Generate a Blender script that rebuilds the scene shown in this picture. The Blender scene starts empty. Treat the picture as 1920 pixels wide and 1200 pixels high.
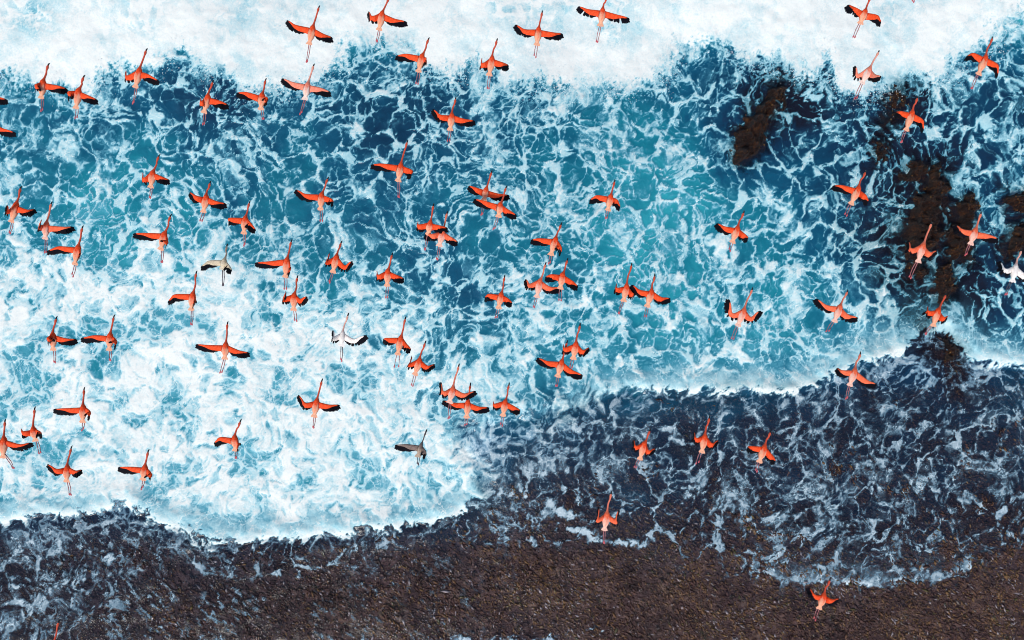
import bpy, math, random
import numpy as np
from mathutils import Vector

random.seed(7)
RNG = np.random.default_rng(11)
SC = bpy.context.scene
COL = SC.collection

# ------------------------------------------------------------------ camera, sky, sun, exposure
CAM_H = 28.0                       # drone height over the water
WIDTH = 42.0                       # metres of water across the frame (1920 photo pixels)
PX = WIDTH / 1920.0
cam = bpy.data.cameras.new('camera')
cam.sensor_width = 36.0
cam.lens = 36.0 * CAM_H / WIDTH
cam.clip_start = 0.5
cam.clip_end = 1000.0
cam_o = bpy.data.objects.new('camera', cam)
cam_o.location = (0, 0, CAM_H)
COL.objects.link(cam_o)
SC.camera = cam_o

SUN_EL, SUN_AZ = 50.0, 205.0        # soft hazy sun, azimuth clockwise from +Y
world = bpy.data.worlds.new('World')
SC.world = world
world.use_nodes = True
wn = world.node_tree
wn.nodes.clear()
sky = wn.nodes.new('ShaderNodeTexSky')
sky.sky_type = 'NISHITA'
sky.sun_disc = False
sky.sun_elevation = math.radians(SUN_EL)
sky.sun_rotation = math.radians(SUN_AZ)
sky.dust_density = 2.0
bgn = wn.nodes.new('ShaderNodeBackground')
bgn.inputs['Strength'].default_value = 0.06
won = wn.nodes.new('ShaderNodeOutputWorld')
wn.links.new(sky.outputs[0], bgn.inputs[0])
wn.links.new(bgn.outputs[0], won.inputs[0])

sun = bpy.data.lights.new('sun', 'SUN')
sun.energy = 1.5
sun.angle = math.radians(14.0)
sun.color = (1.0, 0.965, 0.91)
sun_o = bpy.data.objects.new('sun', sun)
az, el = math.radians(SUN_AZ), math.radians(SUN_EL)
sd = Vector((math.sin(az) * math.cos(el), math.cos(az) * math.cos(el), math.sin(el)))
sun_o.rotation_euler = sd.to_track_quat('Z', 'Y').to_euler()
sun_o.location = sd * 60
COL.objects.link(sun_o)

SC.view_settings.view_transform = 'Standard'
SC.view_settings.look = 'None'
SC.view_settings.gamma = 1.0
SC.view_settings.use_curve_mapping = False
SC.view_settings.exposure = 0.9
SC.cycles.filter_width = 1.0
SC.cycles.max_bounces = 6
SC.cycles.transparent_max_bounces = 12
SC.cycles.caustics_reflective = False
SC.cycles.caustics_refractive = False

# ------------------------------------------------------------------ numpy noise and shape helpers
TAB = np.random.default_rng(5).random((8, 256, 256)).astype(np.float32)

def vnoise(x, y, seed=0):
    x = x + seed * 13.37; y = y - seed * 7.91
    t = TAB[seed % 4]
    ix, iy = np.floor(x).astype(np.int32), np.floor(y).astype(np.int32)
    fx, fy = (x - ix).astype(np.float32), (y - iy).astype(np.float32)
    fx = fx * fx * fx * (fx * (fx * 6 - 15) + 10)
    fy = fy * fy * fy * (fy * (fy * 6 - 15) + 10)
    ix &= 255; iy &= 255; jx = (ix + 1) & 255; jy = (iy + 1) & 255
    return (t[iy, ix] * (1 - fx) + t[iy, jx] * fx) * (1 - fy) + (t[jy, ix] * (1 - fx) + t[jy, jx] * fx) * fy

def fbm(x, y, oct=4, seed=0, gain=0.5):
    s = np.zeros(x.shape, np.float32); amp = 1.0; tot = 0.0
    c, sn = math.cos(0.6), math.sin(0.6)
    for o in range(oct):
        s += amp * vnoise(x, y, seed + o * 5); tot += amp
        x, y = (x * c - y * sn) * 2.03, (x * sn + y * c) * 2.03
        amp *= gain
    return s / tot          # 0..1

def cells(x, y, sc, seed=0):
    """irregular cells: distance to the cell wall in metres and a random number per cell"""
    x = (x * sc + seed * 31.7).astype(np.float32); y = (y * sc - seed * 17.3).astype(np.float32)
    ix, iy = np.floor(x).astype(np.int32), np.floor(y).astype(np.int32)
    fx, fy = x - ix, y - iy
    tx, ty, tr = TAB[4 + seed % 2], TAB[6 + seed % 2], TAB[seed % 4]
    best = np.full(x.shape, 9.0, np.float32); bx = np.zeros_like(best); by = np.zeros_like(best); rnd = np.zeros_like(best)
    pts = []
    for j in (-1, 0, 1):
        for i in (-1, 0, 1):
            a, b = (iy + j) & 255, (ix + i) & 255
            dx = i + 0.08 + 0.84 * tx[a, b] - fx; dy = j + 0.08 + 0.84 * ty[a, b] - fy
            pts.append((dx, dy))
            d = dx * dx + dy * dy
            m = d < best
            best = np.where(m, d, best); bx = np.where(m, dx, bx); by = np.where(m, dy, by); rnd = np.where(m, tr[a, b], rnd)
    e = np.full(x.shape, 9.0, np.float32)
    for dx, dy in pts:
        qx, qy = dx - bx, dy - by
        l = np.sqrt(qx * qx + qy * qy)
        v = (0.5 * (dx + bx) * qx + 0.5 * (dy + by) * qy) / np.maximum(l, 1e-4)
        # soft minimum rounds the corners of the cells
        e = np.where(l < 1e-3, e, np.minimum(e, v) - 0.25 * np.maximum(0.24 - np.abs(e - v), 0) ** 2 / 0.24)
    return np.maximum(e, 0) / sc, rnd

def sstep(a, b, x):
    t = np.clip((x - a) / (b - a), 0, 1)
    return t * t * (3 - 2 * t)

def seg_dist(px, py, line):
    d = np.full(px.shape, 1e9)
    for (x0, y0), (x1, y1) in zip(line[:-1], line[1:]):
        dx, dy = x1 - x0, y1 - y0
        L = dx * dx + dy * dy + 1e-9
        t = np.clip(((px - x0) * dx + (py - y0) * dy) / L, 0, 1)
        d = np.minimum(d, (px - x0 - t * dx) ** 2 + (py - y0 - t * dy) ** 2)
    return np.sqrt(d)

def inside(px, py, poly):
    r = np.zeros(px.shape, bool)
    n = len(poly)
    for i in range(n):
        x0, y0 = poly[i]; x1, y1 = poly[(i + 1) % n]
        if y0 == y1: continue
        c = ((y0 > py) != (y1 > py)) & (px < (x1 - x0) * (py - y0) / (y1 - y0) + x0)
        r ^= c
    return r

def grid_field(rows, px, py):
    g = np.array([[float(ch) for ch in r] for r in rows])
    g = np.pad(g, 1, mode='edge')
    for ax in (0, 1):                                   # soften the table a little
        g = 0.25 * np.roll(g, 1, ax) + 0.5 * g + 0.25 * np.roll(g, -1, ax)
    g = g[1:-1, 1:-1]
    h, w = g.shape
    u = np.clip(px / 60.0 - 0.5, 0, w - 1.001); v = np.clip(py / 60.0 - 0.5, 0, h - 1.001)
    iu, iv = np.floor(u).astype(int), np.floor(v).astype(int)
    fu, fv = u - iu, v - iv
    fu = fu * fu * (3 - 2 * fu); fv = fv * fv * (3 - 2 * fv)
    return ((g[iv, iu] * (1 - fu) + g[iv, iu + 1] * fu) * (1 - fv) + (g[iv + 1, iu] * (1 - fu) + g[iv + 1, iu + 1] * fu) * fv) / 9.0

def w2p(x, y):
    return x / PX + 960.0, 600.0 - y / PX
def p2w(u, v):
    return (u - 960.0) * PX, (600.0 - v) * PX

# ------------------------------------------------------------------ node expression helper
class V:
    def __init__(s, t, k): s.t, s.k = t, k
    def _m(s, op, *o, clamp=False):
        n = s.t.nodes.new('ShaderNodeMath'); n.operation = op; n.use_clamp = clamp
        for i, a in enumerate((s,) + o):
            if isinstance(a, V): s.t.links.new(a.k, n.inputs[i])
            else: n.inputs[i].default_value = float(a)
        return V(s.t, n.outputs[0])
    def __add__(s, o): return s._m('ADD', o)
    __radd__ = __add__
    def __mul__(s, o): return s._m('MULTIPLY', o)
    __rmul__ = __mul__
    def __sub__(s, o): return s._m('SUBTRACT', o)
    def __rsub__(s, o): return (s * -1.0) + o
    def __truediv__(s, o): return s._m('DIVIDE', o)
    def __pow__(s, o): return s._m('POWER', o)
    def max(s, o): return s._m('MAXIMUM', o)
    def min(s, o): return s._m('MINIMUM', o)
    def clamp(s): return s._m('ADD', 0.0, clamp=True)
    def abs(s): return s._m('ABSOLUTE')

class Tree:
    def __init__(s, name):
        s.mat = bpy.data.materials.new(name); s.mat.use_nodes = True
        s.t = s.mat.node_tree; s.t.nodes.clear()
        s.geo = s.t.nodes.new('ShaderNodeNewGeometry')
        s.pos = s.geo.outputs['Position']
    def attr(s, name):
        n = s.t.nodes.new('ShaderNodeAttribute'); n.attribute_name = name
        return V(s.t, n.outputs['Fac'])
    def attr_col(s, name):
        n = s.t.nodes.new('ShaderNodeAttribute'); n.attribute_name = name
        return n.outputs['Color']
    def noise(s, vec, scale, detail=2, rough=0.5, dist=0.0, out='Fac'):
        n = s.t.nodes.new('ShaderNodeTexNoise'); n.noise_dimensions = '3D'
        s.t.links.new(vec, n.inputs['Vector'])
        n.inputs['Scale'].default_value = scale; n.inputs['Detail'].default_value = detail
        n.inputs['Roughness'].default_value = rough; n.inputs['Distortion'].default_value = dist
        return V(s.t, n.outputs['Fac']) if out == 'Fac' else n.outputs['Color']
    def voro(s, vec, scale, feature='DISTANCE_TO_EDGE', rnd=1.0, out='Distance', smooth=None):
        n = s.t.nodes.new('ShaderNodeTexVoronoi'); n.feature = feature
        s.t.links.new(vec, n.inputs['Vector'])
        n.inputs['Scale'].default_value = scale; n.inputs['Randomness'].default_value = rnd
        if smooth is not None: n.inputs['Smoothness'].default_value = smooth
        return V(s.t, n.outputs['Distance']) if out == 'Distance' else n.outputs['Color']
    def vmath(s, op, a, b):
        n = s.t.nodes.new('ShaderNodeVectorMath'); n.operation = op
        for i, x in enumerate((a, b)):
            if isinstance(x, (tuple, list)): n.inputs[i].default_value = x
            elif isinstance(x, V): s.t.links.new(x.k, n.inputs[i])
            else: s.t.links.new(x, n.inputs[i])
        return n.outputs[0]
    def scale(s, a, f):
        n = s.t.nodes.new('ShaderNodeVectorMath'); n.operation = 'SCALE'
        s.t.links.new(a, n.inputs[0])
        if isinstance(f, V): s.t.links.new(f.k, n.inputs['Scale'])
        else: n.inputs['Scale'].default_value = f
        return n.outputs[0]
    def mapping(s, vec, rot=0.0, sc=(1, 1, 1), loc=(0, 0, 0)):
        n = s.t.nodes.new('ShaderNodeMapping'); s.t.links.new(vec, n.inputs[0])
        n.inputs['Rotation'].default_value = (0, 0, rot); n.inputs['Scale'].default_value = sc
        n.inputs['Location'].default_value = loc
        return n.outputs[0]
    def sm(s, a, b, x, lo=0.0, hi=1.0):                 # smoothstep, a and b numbers or V
        n = s.t.nodes.new('ShaderNodeMapRange'); n.interpolation_type = 'SMOOTHSTEP'; n.clamp = True
        for nm, q in (('Value', x), ('From Min', a), ('From Max', b), ('To Min', lo), ('To Max', hi)):
            if isinstance(q, V): s.t.links.new(q.k, n.inputs[nm])
            else: n.inputs[nm].default_value = q
        return V(s.t, n.outputs[0])
    def mixc(s, f, a, b, mode='MIX'):
        n = s.t.nodes.new('ShaderNodeMix'); n.data_type = 'RGBA'; n.blend_type = mode
        for nm, q in ((0, f), (6, a), (7, b)):
            if isinstance(q, V): s.t.links.new(q.k, n.inputs[nm])
            elif isinstance(q, (int, float)): n.inputs[nm].default_value = q
            elif isinstance(q, (tuple, list)): n.inputs[nm].default_value = tuple(q) + (1.0,) if len(q) == 3 else q
            else: s.t.links.new(q, n.inputs[nm])
        return n.outputs[2]
    def ramp(s, f, stops, interp='LINEAR'):
        n = s.t.nodes.new('ShaderNodeValToRGB'); n.color_ramp.interpolation = interp
        e = n.color_ramp.elements
        while len(e) < len(stops): e.new(0.5)
        for i, (p, c) in enumerate(stops):
            e[i].position = p; e[i].color = tuple(c) + (1.0,)
        s.t.links.new(f.k, n.inputs[0])
        return n.outputs[0]
    def bump(s, h, strength=0.5, dist=0.05, normal=None):
        n = s.t.nodes.new('ShaderNodeBump'); n.inputs['Strength'].default_value = strength
        n.inputs['Distance'].default_value = dist
        s.t.links.new(h.k, n.inputs['Height'])
        if normal is not None: s.t.links.new(normal, n.inputs['Normal'])
        return n.outputs[0]
    def out(s, color, rough=0.5, spec=0.5, normal=None, alpha=None, coat=None, coat_rough=0.1, coat_normal=None, sss=None):
        b = s.t.nodes.new('ShaderNodeBsdfPrincipled'); o = s.t.nodes.new('ShaderNodeOutputMaterial')
        def put(nm, q):
            if q is None: return
            if isinstance(q, V): s.t.links.new(q.k, b.inputs[nm])
            elif isinstance(q, (int, float)): b.inputs[nm].default_value = q
            elif isinstance(q, (tuple, list)): b.inputs[nm].default_value = tuple(q) + (1.0,)
            else: s.t.links.new(q, b.inputs[nm])
        put('Base Color', color); put('Roughness', rough); put('Specular IOR Level', spec)
        put('Normal', normal); put('Alpha', alpha); put('Coat Weight', coat); put('Coat Roughness', coat_rough if coat is not None else None)
        put('Coat Normal', coat_normal)
        s.t.links.new(b.outputs[0], o.inputs[0])
        return s.mat

# ------------------------------------------------------------------ layout of the shore, traced in photo pixels on the water plane
BREAKER = [(-4000, 60), (-900, 110), (0, 138), (60, 146), (110, 148), (150, 162), (170, 160), (190, 132), (235, 120), (262, 125),
           (300, 105), (332, 90), (380, 103), (410, 133), (440, 148), (480, 165), (520, 160), (560, 148), (598, 148), (625, 125),
           (640, 85), (690, 70), (765, 75), (790, 95), (800, 112), (850, 130), (880, 118), (905, 118), (935, 128), (955, 146),
           (1010, 150), (1080, 150), (1150, 158), (1190, 160), (1225, 145), (1250, 118), (1268, 78), (1293, 72), (1310, 84), (1340, 74), (1363, 70),
           (1387, 90), (1407, 114), (1427, 109), (1460, 99), (1477, 113), (1497, 128), (1522, 138), (1538, 128), (1547, 101),
           (1562, 98), (1564, 140), (1572, 158), (1600, 170), (1633, 167), (1673, 152), (1697, 150), (1747, 140), (1774, 132),
           (1781, 112), (1793, 87), (1813, 93), (1847, 80), (1860, 60), (1864, 33), (1880, 25), (1907, 23), (1935, 33), (2700, 10), (6000, -20)]
FRONT = [(-4000, 1040), (-900, 1000), (0, 985), (43, 973), (87, 968), (133, 967), (187, 965), (213, 953), (238, 940), (256, 958), (277, 968),
         (300, 982), (333, 988), (353, 1000), (383, 1013), (415, 1019), (467, 1018), (507, 1008), (550, 1017), (600, 1002), (640, 1003),
         (690, 992), (733, 988), (773, 985), (807, 978), (843, 973), (867, 960), (897, 943), (912, 927), (907, 907), (903, 880), (880, 867),
         (862, 838), (872, 805), (930, 790), (1000, 778), (1060, 762), (1120, 744), (1170, 735), (1230, 733), (1280, 737), (1313, 733), (1363, 738), (1413, 733), (1467, 737), (1507, 730), (1530, 723),
         (1557, 712), (1580, 700), (1613, 685), (1663, 668), (1700, 655), (1723, 640), (1747, 615), (1773, 613), (1783, 633), (1800, 650),
         (1822, 674), (1863, 683), (1920, 690), (2700, 730), (6000, 800)]
TONGUE = [(1405, 1062), (1425, 1074), (1452, 1086), (1492, 1092), (1540, 1089), (1600, 1090), (1640, 1097), (1690, 1091), (1740, 1092), (1772, 1083), (1802, 1072), (1815, 1062)]
WISPS = [([(912, 918), (940, 926), (985, 928)], 9, 0.75), ([(1028, 940), (1045, 955), (1072, 966)], 9, 0.8), ([(900, 985), (960, 992), (1000, 968), (1030, 965)], 13, 0.45),
         ([(1068, 992), (1100, 996), (1118, 1010), (1160, 1014), (1205, 1018)], 6, 0.8), ([(1100, 1174), (1128, 1172), (1152, 1163)], 5, 0.7),
         ([(850, 1190), (930, 1197), (1000, 1197), (1066, 1187)], 8, 0.5), ([(115, 1010), (118, 1050), (150, 1068)], 6, 0.5),
         ([(0, 1060), (40, 1030), (75, 1010)], 9, 0.5), ([(160, 1075), (190, 1050), (215, 1030)], 14, 0.45), ([(300, 1010), (290, 1060), (225, 1080)], 9, 0.35),
         ([(10, 1170), (60, 1140), (100, 1090), (170, 1080)], 16, 0.4), ([(0, 1110), (45, 1105), (70, 1140)], 12, 0.4),
         ([(1290, 905), (1345, 940), (1345, 1000)], 9, 0.4)]
FOAM = '''
99999999999999999999999999999999
88888332222888888889933328888843
22342232223323344555432113223234
33342233324434445554342113333344
44444444433344455444444332433444
45564453323344445555544344322344
55666654334444554444443443332333
66666555444444454454454454333334
89999998765554344454455564553333
89999999986665445555545665555433
89999999998766556666556666665534
99999999999876766655667776544467
98989999989999876654333444444433
98989899999999765543334433443333
99999999999999976544444444444445
99999999999999985534444444544445
31111177877520122222234455554433
32221111110000000000011244444310
33211000000000000000000000000000
32221000000000000000000000000000
'''.split()
TEAL = '''
99999999999999999999999999999999
44443222333223344444333211112222
44443222333222333444333100111122
33333212332111223344443100221222
44444433332222333455554322321222
45555543444333344455665433210233
56666544444433445566665543210233
55665555554434444566665544210122
55556666555433434556655555311222
66666666665533334455666555431211
66666666665544455556666665542211
66666666665444455556666665432335
66666666666544444333333222211122
66666666666655443322222211111222
66666666666666532222211111111122
66666666666666532222211111111111
66666666666666611111111111111111
11111111111111111111111111111111
11111111111111111111111111111111
11111111111111111111111111111111
'''.split()
FILM = '''
99999999999999999999999999999999
99999999999899999999998899999999
99998889998689999999998778999999
99997869997699999999998668998889
99998899999999999999998877888889
99999999999999999999999998867899
99999999999999999999999997755778
99999999999999999999999997755556
99999999999999999999999999765788
99999999999999999999999999977789
99999999999999999999999999977899
99999999999999999999999999866999
99999999999999999965544555555544
99999999999999986554444444444433
99999999999999775555444444444444
99999999999999743344443334444444
33333366664443101122222334443333
54433222111111110001100112332211
55432221111111000000001111000000
54433222211111111100000000000000
'''.split()

ROCKS = [
    ([(1377, 277), (1387, 263), (1386, 248), (1403, 230), (1413, 213), (1427, 197), (1440, 173), (1457, 170), (1457, 197), (1452, 213), (1440, 227), (1433, 240), (1427, 253), (1423, 277), (1410, 290), (1393, 295), (1381, 290)], 0.75, 'long brown rock standing alone left of the other rocks, below the breaker'),
    ([(1652, 230), (1664, 216), (1677, 213), (1678, 220), (1664, 232), (1657, 236)], 0.25, 'tiny dark rock left of the hooked-wing flamingo'),
    ([(1664, 187), (1674, 170), (1687, 167), (1692, 180), (1679, 197), (1664, 200)], 0.22, 'dark half-drowned rock just under the tip of the breaker\'s white tongue'),
    ([(1640, 277), (1652, 259), (1660, 267), (1664, 290), (1648, 294), (1637, 287)], 0.3, 'small dark rock between the breaker tongue and the rock cluster'),
    ([(1685, 323), (1693, 312), (1710, 306), (1727, 313), (1728, 328), (1713, 334), (1697, 334)], 0.5, 'rounded knobbly rock at the top left of the rock cluster'),
    ([(1740, 320), (1757, 315), (1768, 347), (1766, 377), (1760, 410), (1756, 430), (1743, 457), (1728, 462), (1708, 470), (1700, 450), (1710, 425), (1722, 400), (1725, 370), (1733, 345)], 0.7, 'largest brown rock of the cluster, above the big coral flamingo'),
    ([(1710, 500), (1730, 485), (1734, 515), (1716, 532), (1704, 525)], 0.4, 'brown rock under the legs of the big coral flamingo'),
    ([(1795, 393), (1813, 372), (1827, 383), (1826, 415), (1812, 455), (1815, 488), (1795, 482), (1780, 470), (1785, 430)], 0.6, 'long dark rock under the level-winged coral flamingo'),
    ([(1762, 510), (1780, 490), (1790, 510), (1783, 545), (1764, 568), (1751, 560)], 0.45, 'brown rock above the small vivid orange flamingo'),
    ([(1883, 378), (1893, 362), (1925, 358), (1965, 380), (1950, 400), (1905, 395), (1888, 392)], 0.5, 'round dark rock at the right edge, upper of the two there'),
    ([(1880, 462), (1895, 420), (1925, 408), (1965, 430), (1925, 452), (1902, 476), (1888, 479)], 0.45, 'dark rock at the right edge above the white flamingo'),
    ([(1718, 600), (1733, 593), (1741, 617), (1723, 624)], 0.3, 'small rock left of the small vivid orange flamingo\'s legs'),
    ([(1750, 643), (1770, 633), (1800, 658), (1804, 675), (1780, 684), (1760, 667)], 0.5, 'lowest brown rock, behind the running wave\'s front at right'),
]
ROCKS = [([(sum(q[0] for q in p) / len(p) + 1.16 * (a - sum(q[0] for q in p) / len(p)), sum(q[1] for q in p) / len(p) + 1.12 * (b - sum(q[1] for q in p) / len(p))) for a, b in p], h, l) for p, h, l in ROCKS]
def rock_dist(px, py):
    d = np.full(px.shape, 1e3)
    for poly, h, label in ROCKS:
        u = np.array(poly); m = 120
        k = (px > u[:, 0].min() - m) & (px < u[:, 0].max() + m) & (py > u[:, 1].min() - m) & (py < u[:, 1].max() + m)
        if k.any():
            q = seg_dist(px[k], py[k], poly + [poly[0]]) * PX
            q = np.where(inside(px[k], py[k], poly), -q, q)
            d[k] = np.minimum(d[k], q)
    return d

def layout(px, py):
    """fields of the shore at points on the water plane"""
    d1 = seg_dist(px, py, BREAKER) * PX
    s1 = np.where(inside(px, py, [(-4000, -9000)] + BREAKER + [(6000, -9000)]), d1, -d1)
    d2 = seg_dist(px, py, FRONT) * PX
    s2 = np.where(inside(px, py, [(-4000, -9000)] + FRONT + [(6000, -9000)]), d2, -d2)
    dt = seg_dist(px, py, TONGUE) * PX
    ti = inside(px, py, TONGUE + [(1800, 900), (1430, 900)])
    st = np.where(ti, dt, -dt)
    return s1, s2, st

def axis(lo, hi, step, far):
    a = list(np.arange(lo, hi + 1e-6, step))
    g, x = step, hi
    up = []
    while x < far:
        g *= 1.16; x += g; up.append(x)
    g, x = step, lo
    dn = []
    while x > -far:
        g *= 1.16; x -= g; dn.append(x)
    return np.array(dn[::-1] + a + up)

def sheet(name, xs, ys, Z, attrs, mat, keep=None):
    ny, nx = Z.shape
    X, Y = np.meshgrid(xs, ys)
    co = np.stack([X, Y, Z], -1).reshape(-1, 3).astype(np.float32)
    idx = np.arange(ny * nx).reshape(ny, nx)
    q = np.stack([idx[:-1, :-1], idx[:-1, 1:], idx[1:, 1:], idx[1:, :-1]], -1).reshape(-1, 4)
    if keep is not None:
        k = keep.reshape(-1)
        q = q[k[q].any(1)]
        used = np.zeros(ny * nx, bool); used[q.reshape(-1)] = True
        remap = np.cumsum(used) - 1
        q = remap[q]; co = co[used]
        attrs = {a: v.reshape(-1)[used] for a, v in attrs.items()}
    me = bpy.data.meshes.new(name)
    me.vertices.add(len(co)); me.vertices.foreach_set('co', co.reshape(-1))
    me.loops.add(q.size); me.loops.foreach_set('vertex_index', q.reshape(-1).astype(np.int32))
    me.polygons.add(len(q)); me.polygons.foreach_set('loop_start', (np.arange(len(q)) * 4).astype(np.int32))
    me.update(calc_edges=True)
    me.polygons.foreach_set('use_smooth', np.ones(len(q), bool))
    for a, v in attrs.items():
        at = me.attributes.new(a, 'FLOAT', 'POINT'); at.data.foreach_set('value', np.ascontiguousarray(v, dtype=np.float32).reshape(-1))
    me.materials.append(mat)
    o = bpy.data.objects.new(name, me); COL.objects.link(o)
    return o

# ------------------------------------------------------------------ heights
def reef_base(x, y, px, py, s1, s2):
    sea = sstep(-0.6, 2.2, s2)
    film = grid_field(FILM, px, py)
    z = 0.03 + 0.30 * sstep(900, 1210, py) + 0.10 * (fbm(x * 0.45, y * 0.45, 3, 5) - 0.5)
    deep = -0.9 - 1.2 * sstep(0.55, 1.0, film) - 3 * sstep(200, -600, py)
    return z * (1 - sea) + deep * sea

def reef_fine(x, y):
    r = fbm(x * 1.1, y * 1.1, 4, 21)
    rid = 1 - np.abs(2 * fbm(x * 2.6 + 3 * r, y * 2.6, 3, 33) - 1)
    return 0.16 * (r - 0.5) + 0.09 * (rid - 0.7)

# ------------------------------------------------------------------ foam lace
def foam_pattern(x, y, px, py, S1, S2, ST, F, wisp, K):
    """0..1 cover of foam at points on the water: open cells of several sizes, thin walls between them, soft sheets, white fronts"""
    wx = 1.15 * (fbm(x * 0.38, y * 0.38, 2, 1) - 0.5) + 0.60 * (fbm(x * 1.2, y * 1.2, 2, 2) - 0.5) + 0.26 * (fbm(x * 4.0, y * 4.0, 3, 3) - 0.5)
    wy = 1.15 * (fbm(x * 0.38, y * 0.38, 2, 4) - 0.5) + 0.60 * (fbm(x * 1.2, y * 1.2, 2, 6) - 0.5) + 0.26 * (fbm(x * 4.0, y * 4.0, 3, 7) - 0.5)
    qx, qy = (x + wx), (y + wy)
    lo = fbm(x * 0.45, y * 0.45, 3, 8)
    mid = fbm(qx * 1.1, qy * 1.1, 4, 9)
    hi = fbm(qx * 4.5, qy * 4.5, 4, 10, 0.6)
    fine = fbm(x * 11.0, y * 11.0, 3, 11, 0.65)
    soft = fbm(x * 1.5 + wx, y * 1.5 + wy, 4, 12, 0.55)
    eL, rL = cells(x + 1.6 * wx, y + 1.6 * wy, 0.36, 5)
    ridge = 1 - np.abs(2 * fbm(qx * 0.42 + 3, qy * 0.42, 3, 16) - 1)
    u = 0.9 * ridge - 0.42 * np.minimum(eL, 1.3) + 0.40 * (soft - 0.5) + 0.45 * (lo - 0.5) + 0.18 * (hi - 0.5)
    smp = np.sort(u[::7, ::7].reshape(-1)); u = np.interp(u, smp, np.linspace(0, 1, smp.size)).astype(np.float32)
    Fd = np.clip(F - 0.10 - 0.13 * sstep(0.55, 0.9, F) + 0.5 * (fbm(x * 0.3, y * 0.3, 2, 18) - 0.5) * 0.5, 0, 1)
    t = sstep(0.74 - 0.9 * Fd, 1.26 - 0.9 * Fd, u)                    # 1 in the foam sheets, 0 in the open pools between them
    d = 0.55 * Fd + 0.45 * t
    eA, rA = cells(qx, qy * 0.9, 0.72, 1)
    eB, rB = cells(qx, qy, 1.35, 2)
    eC, rC = cells(qx + 0.1 * (hi - 0.5), qy, 2.9, 3)
    eD, rD = cells(qx + 0.08 * (hi - 0.5), qy, 6.0, 4)
    j = hi - 0.5
    wA = 0.02 + t * (0.45 + 0.5 * rA) + 0.12 * j
    wB = 0.018 + t * (0.03 + 0.36 * rB) + 0.10 * j * (0.4 + t)
    wC = 0.015 + t * (0.02 + 0.24 * rC) + 0.08 * j * (0.4 + t) + 0.06 * sstep(0.45, 0.62, soft) * t
    hA = sstep(-0.02, 0.07, eA - wA); hB = sstep(-0.02, 0.04 + 0.06 * F, eB - wB); hC = sstep(-0.02, 0.04, eC - wC) * (0.25 + 0.45 * t)
    hA = hA * (0.35 + 0.65 * K); hB = hB * (0.72 + 0.28 * K)
    wD = 0.004 + t * (0.005 + 0.11 * rD) + 0.05 * j
    hD = sstep(-0.015, 0.03, eD - wD) * 0.45 * (1 - 0.6 * K)
    water = 1 - (1 - hA) * (1 - hB) * (1 - 0.85 * hC) * (1 - hD)
    lA = np.exp(-(eA / 0.028) ** 2) * sstep(0.28, 0.52, hi + 0.35 * (F - 0.3)) * 0.95
    lB = np.exp(-(eB / 0.023) ** 2) * sstep(0.30, 0.56, hi * 0.6 + mid * 0.4 + 0.35 * (F - 0.45)) * 0.85
    lC = np.exp(-(eC / 0.019) ** 2) * sstep(0.38, 0.62, hi * 0.5 + mid * 0.5 + 0.25 * (F - 0.5)) * 0.70
    lD = np.exp(-(eD / 0.020) ** 2) * sstep(0.50, 0.75, hi * 0.5 + mid * 0.5 + 0.25 * (F - 0.5)) * 0.28
    rim = np.exp(-((eB - wB) / 0.035) ** 2) * 0.22 * t + np.exp(-((eC - wC) / 0.03) ** 2) * 0.12 * t
    body = np.clip(0.02 + 0.82 * F ** 1.35 + 1.15 * (fbm(x * 1.1 + 0.7 * wx + 9, y * 1.1 + 0.7 * wy, 4, 19, 0.6) - 0.5) + 1.25 * (hi - 0.5) + 0.25 * (fine - 0.5), 0.16, 1.0)
    sea_ = sstep(-0.6, 0.3, S2)
    sheet_ = (1 - water) * np.clip(body * (0.70 + 0.30 * sea_) + rim, 0, 1) * (0.25 + 0.75 * t)
    veil = sstep(0.42, 0.75, 0.35 * hi + 0.65 * soft + 0.5 * (F - 0.5)) * 0.50 * (0.55 + 0.45 * t)
    lines = 1 - (1 - lA) * (1 - lB) * (1 - lC) * (1 - lD)
    f = 1 - (1 - sheet_) * (1 - lines * (0.72 - 0.22 * t + 0.10 * (1 - sea_))) * (1 - veil)
    f *= sstep(0.04, 0.2, F)
    thin_ = np.exp(-((px - 985) / 115.0) ** 2) * sstep(660, 740, py) * sstep(960, 880, py)
    over = sstep(-0.05 - 1.3 * thin_, 0.12 + 0.9 * thin_, S2 + 0.9 * (hi - 0.5) + 0.8 * (soft - 0.5) + 0.28 * (fine - 0.5))
    f *= over + (1 - over) * np.clip(0.48 + 1.25 * (hi - 0.28) + 0.9 * (fine - 0.5), 0.12, 0.95)
    # front of the running wave: a white lip
    lip = (1 - 0.8 * thin_) * over * np.exp(-np.maximum(S2 - 0.12, 0) / (0.5 + 2.0 * mid * sstep(0.3, 0.8, F))) * np.clip(0.55 + 0.8 * hi + 0.5 * (soft - 0.5), 0, 1)
    f = np.maximum(f, lip * 0.95)
    w = sstep(0.25, 0.90, wisp + 1.5 * (hi - 0.5) + 0.7 * (soft - 0.5) + 0.5 * (fine - 0.5)) * sstep(0.01, 0.15, wisp)
    f = np.maximum(f, w * 0.85)
    # thin run-off over the shelf: its sheen and glints painted as pale foam-coloured streaks down the slope
    ca, sa = math.cos(0.75), -math.sin(0.75)
    th = fbm((x * ca + y * sa) * 3.4 + 1.2 * j, (-x * sa + y * ca) * 9.0 + 1.2 * j, 4, 23, 0.68)
    area = (1 - over) * sstep(1400, 350, px) * (0.25 + 0.75 * sstep(0.36, 0.60, fbm(x * 0.7, y * 0.7, 3, 25)))
    f = np.maximum(f, sstep(0.50, 0.70, th) * area * 0.60)
    # breaker with torn, sprayed lower edge
    st = fbm(x * 2.6 + 0.5 * (mid - 0.5), y * 1.1, 5, 13, 0.62)
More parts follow.
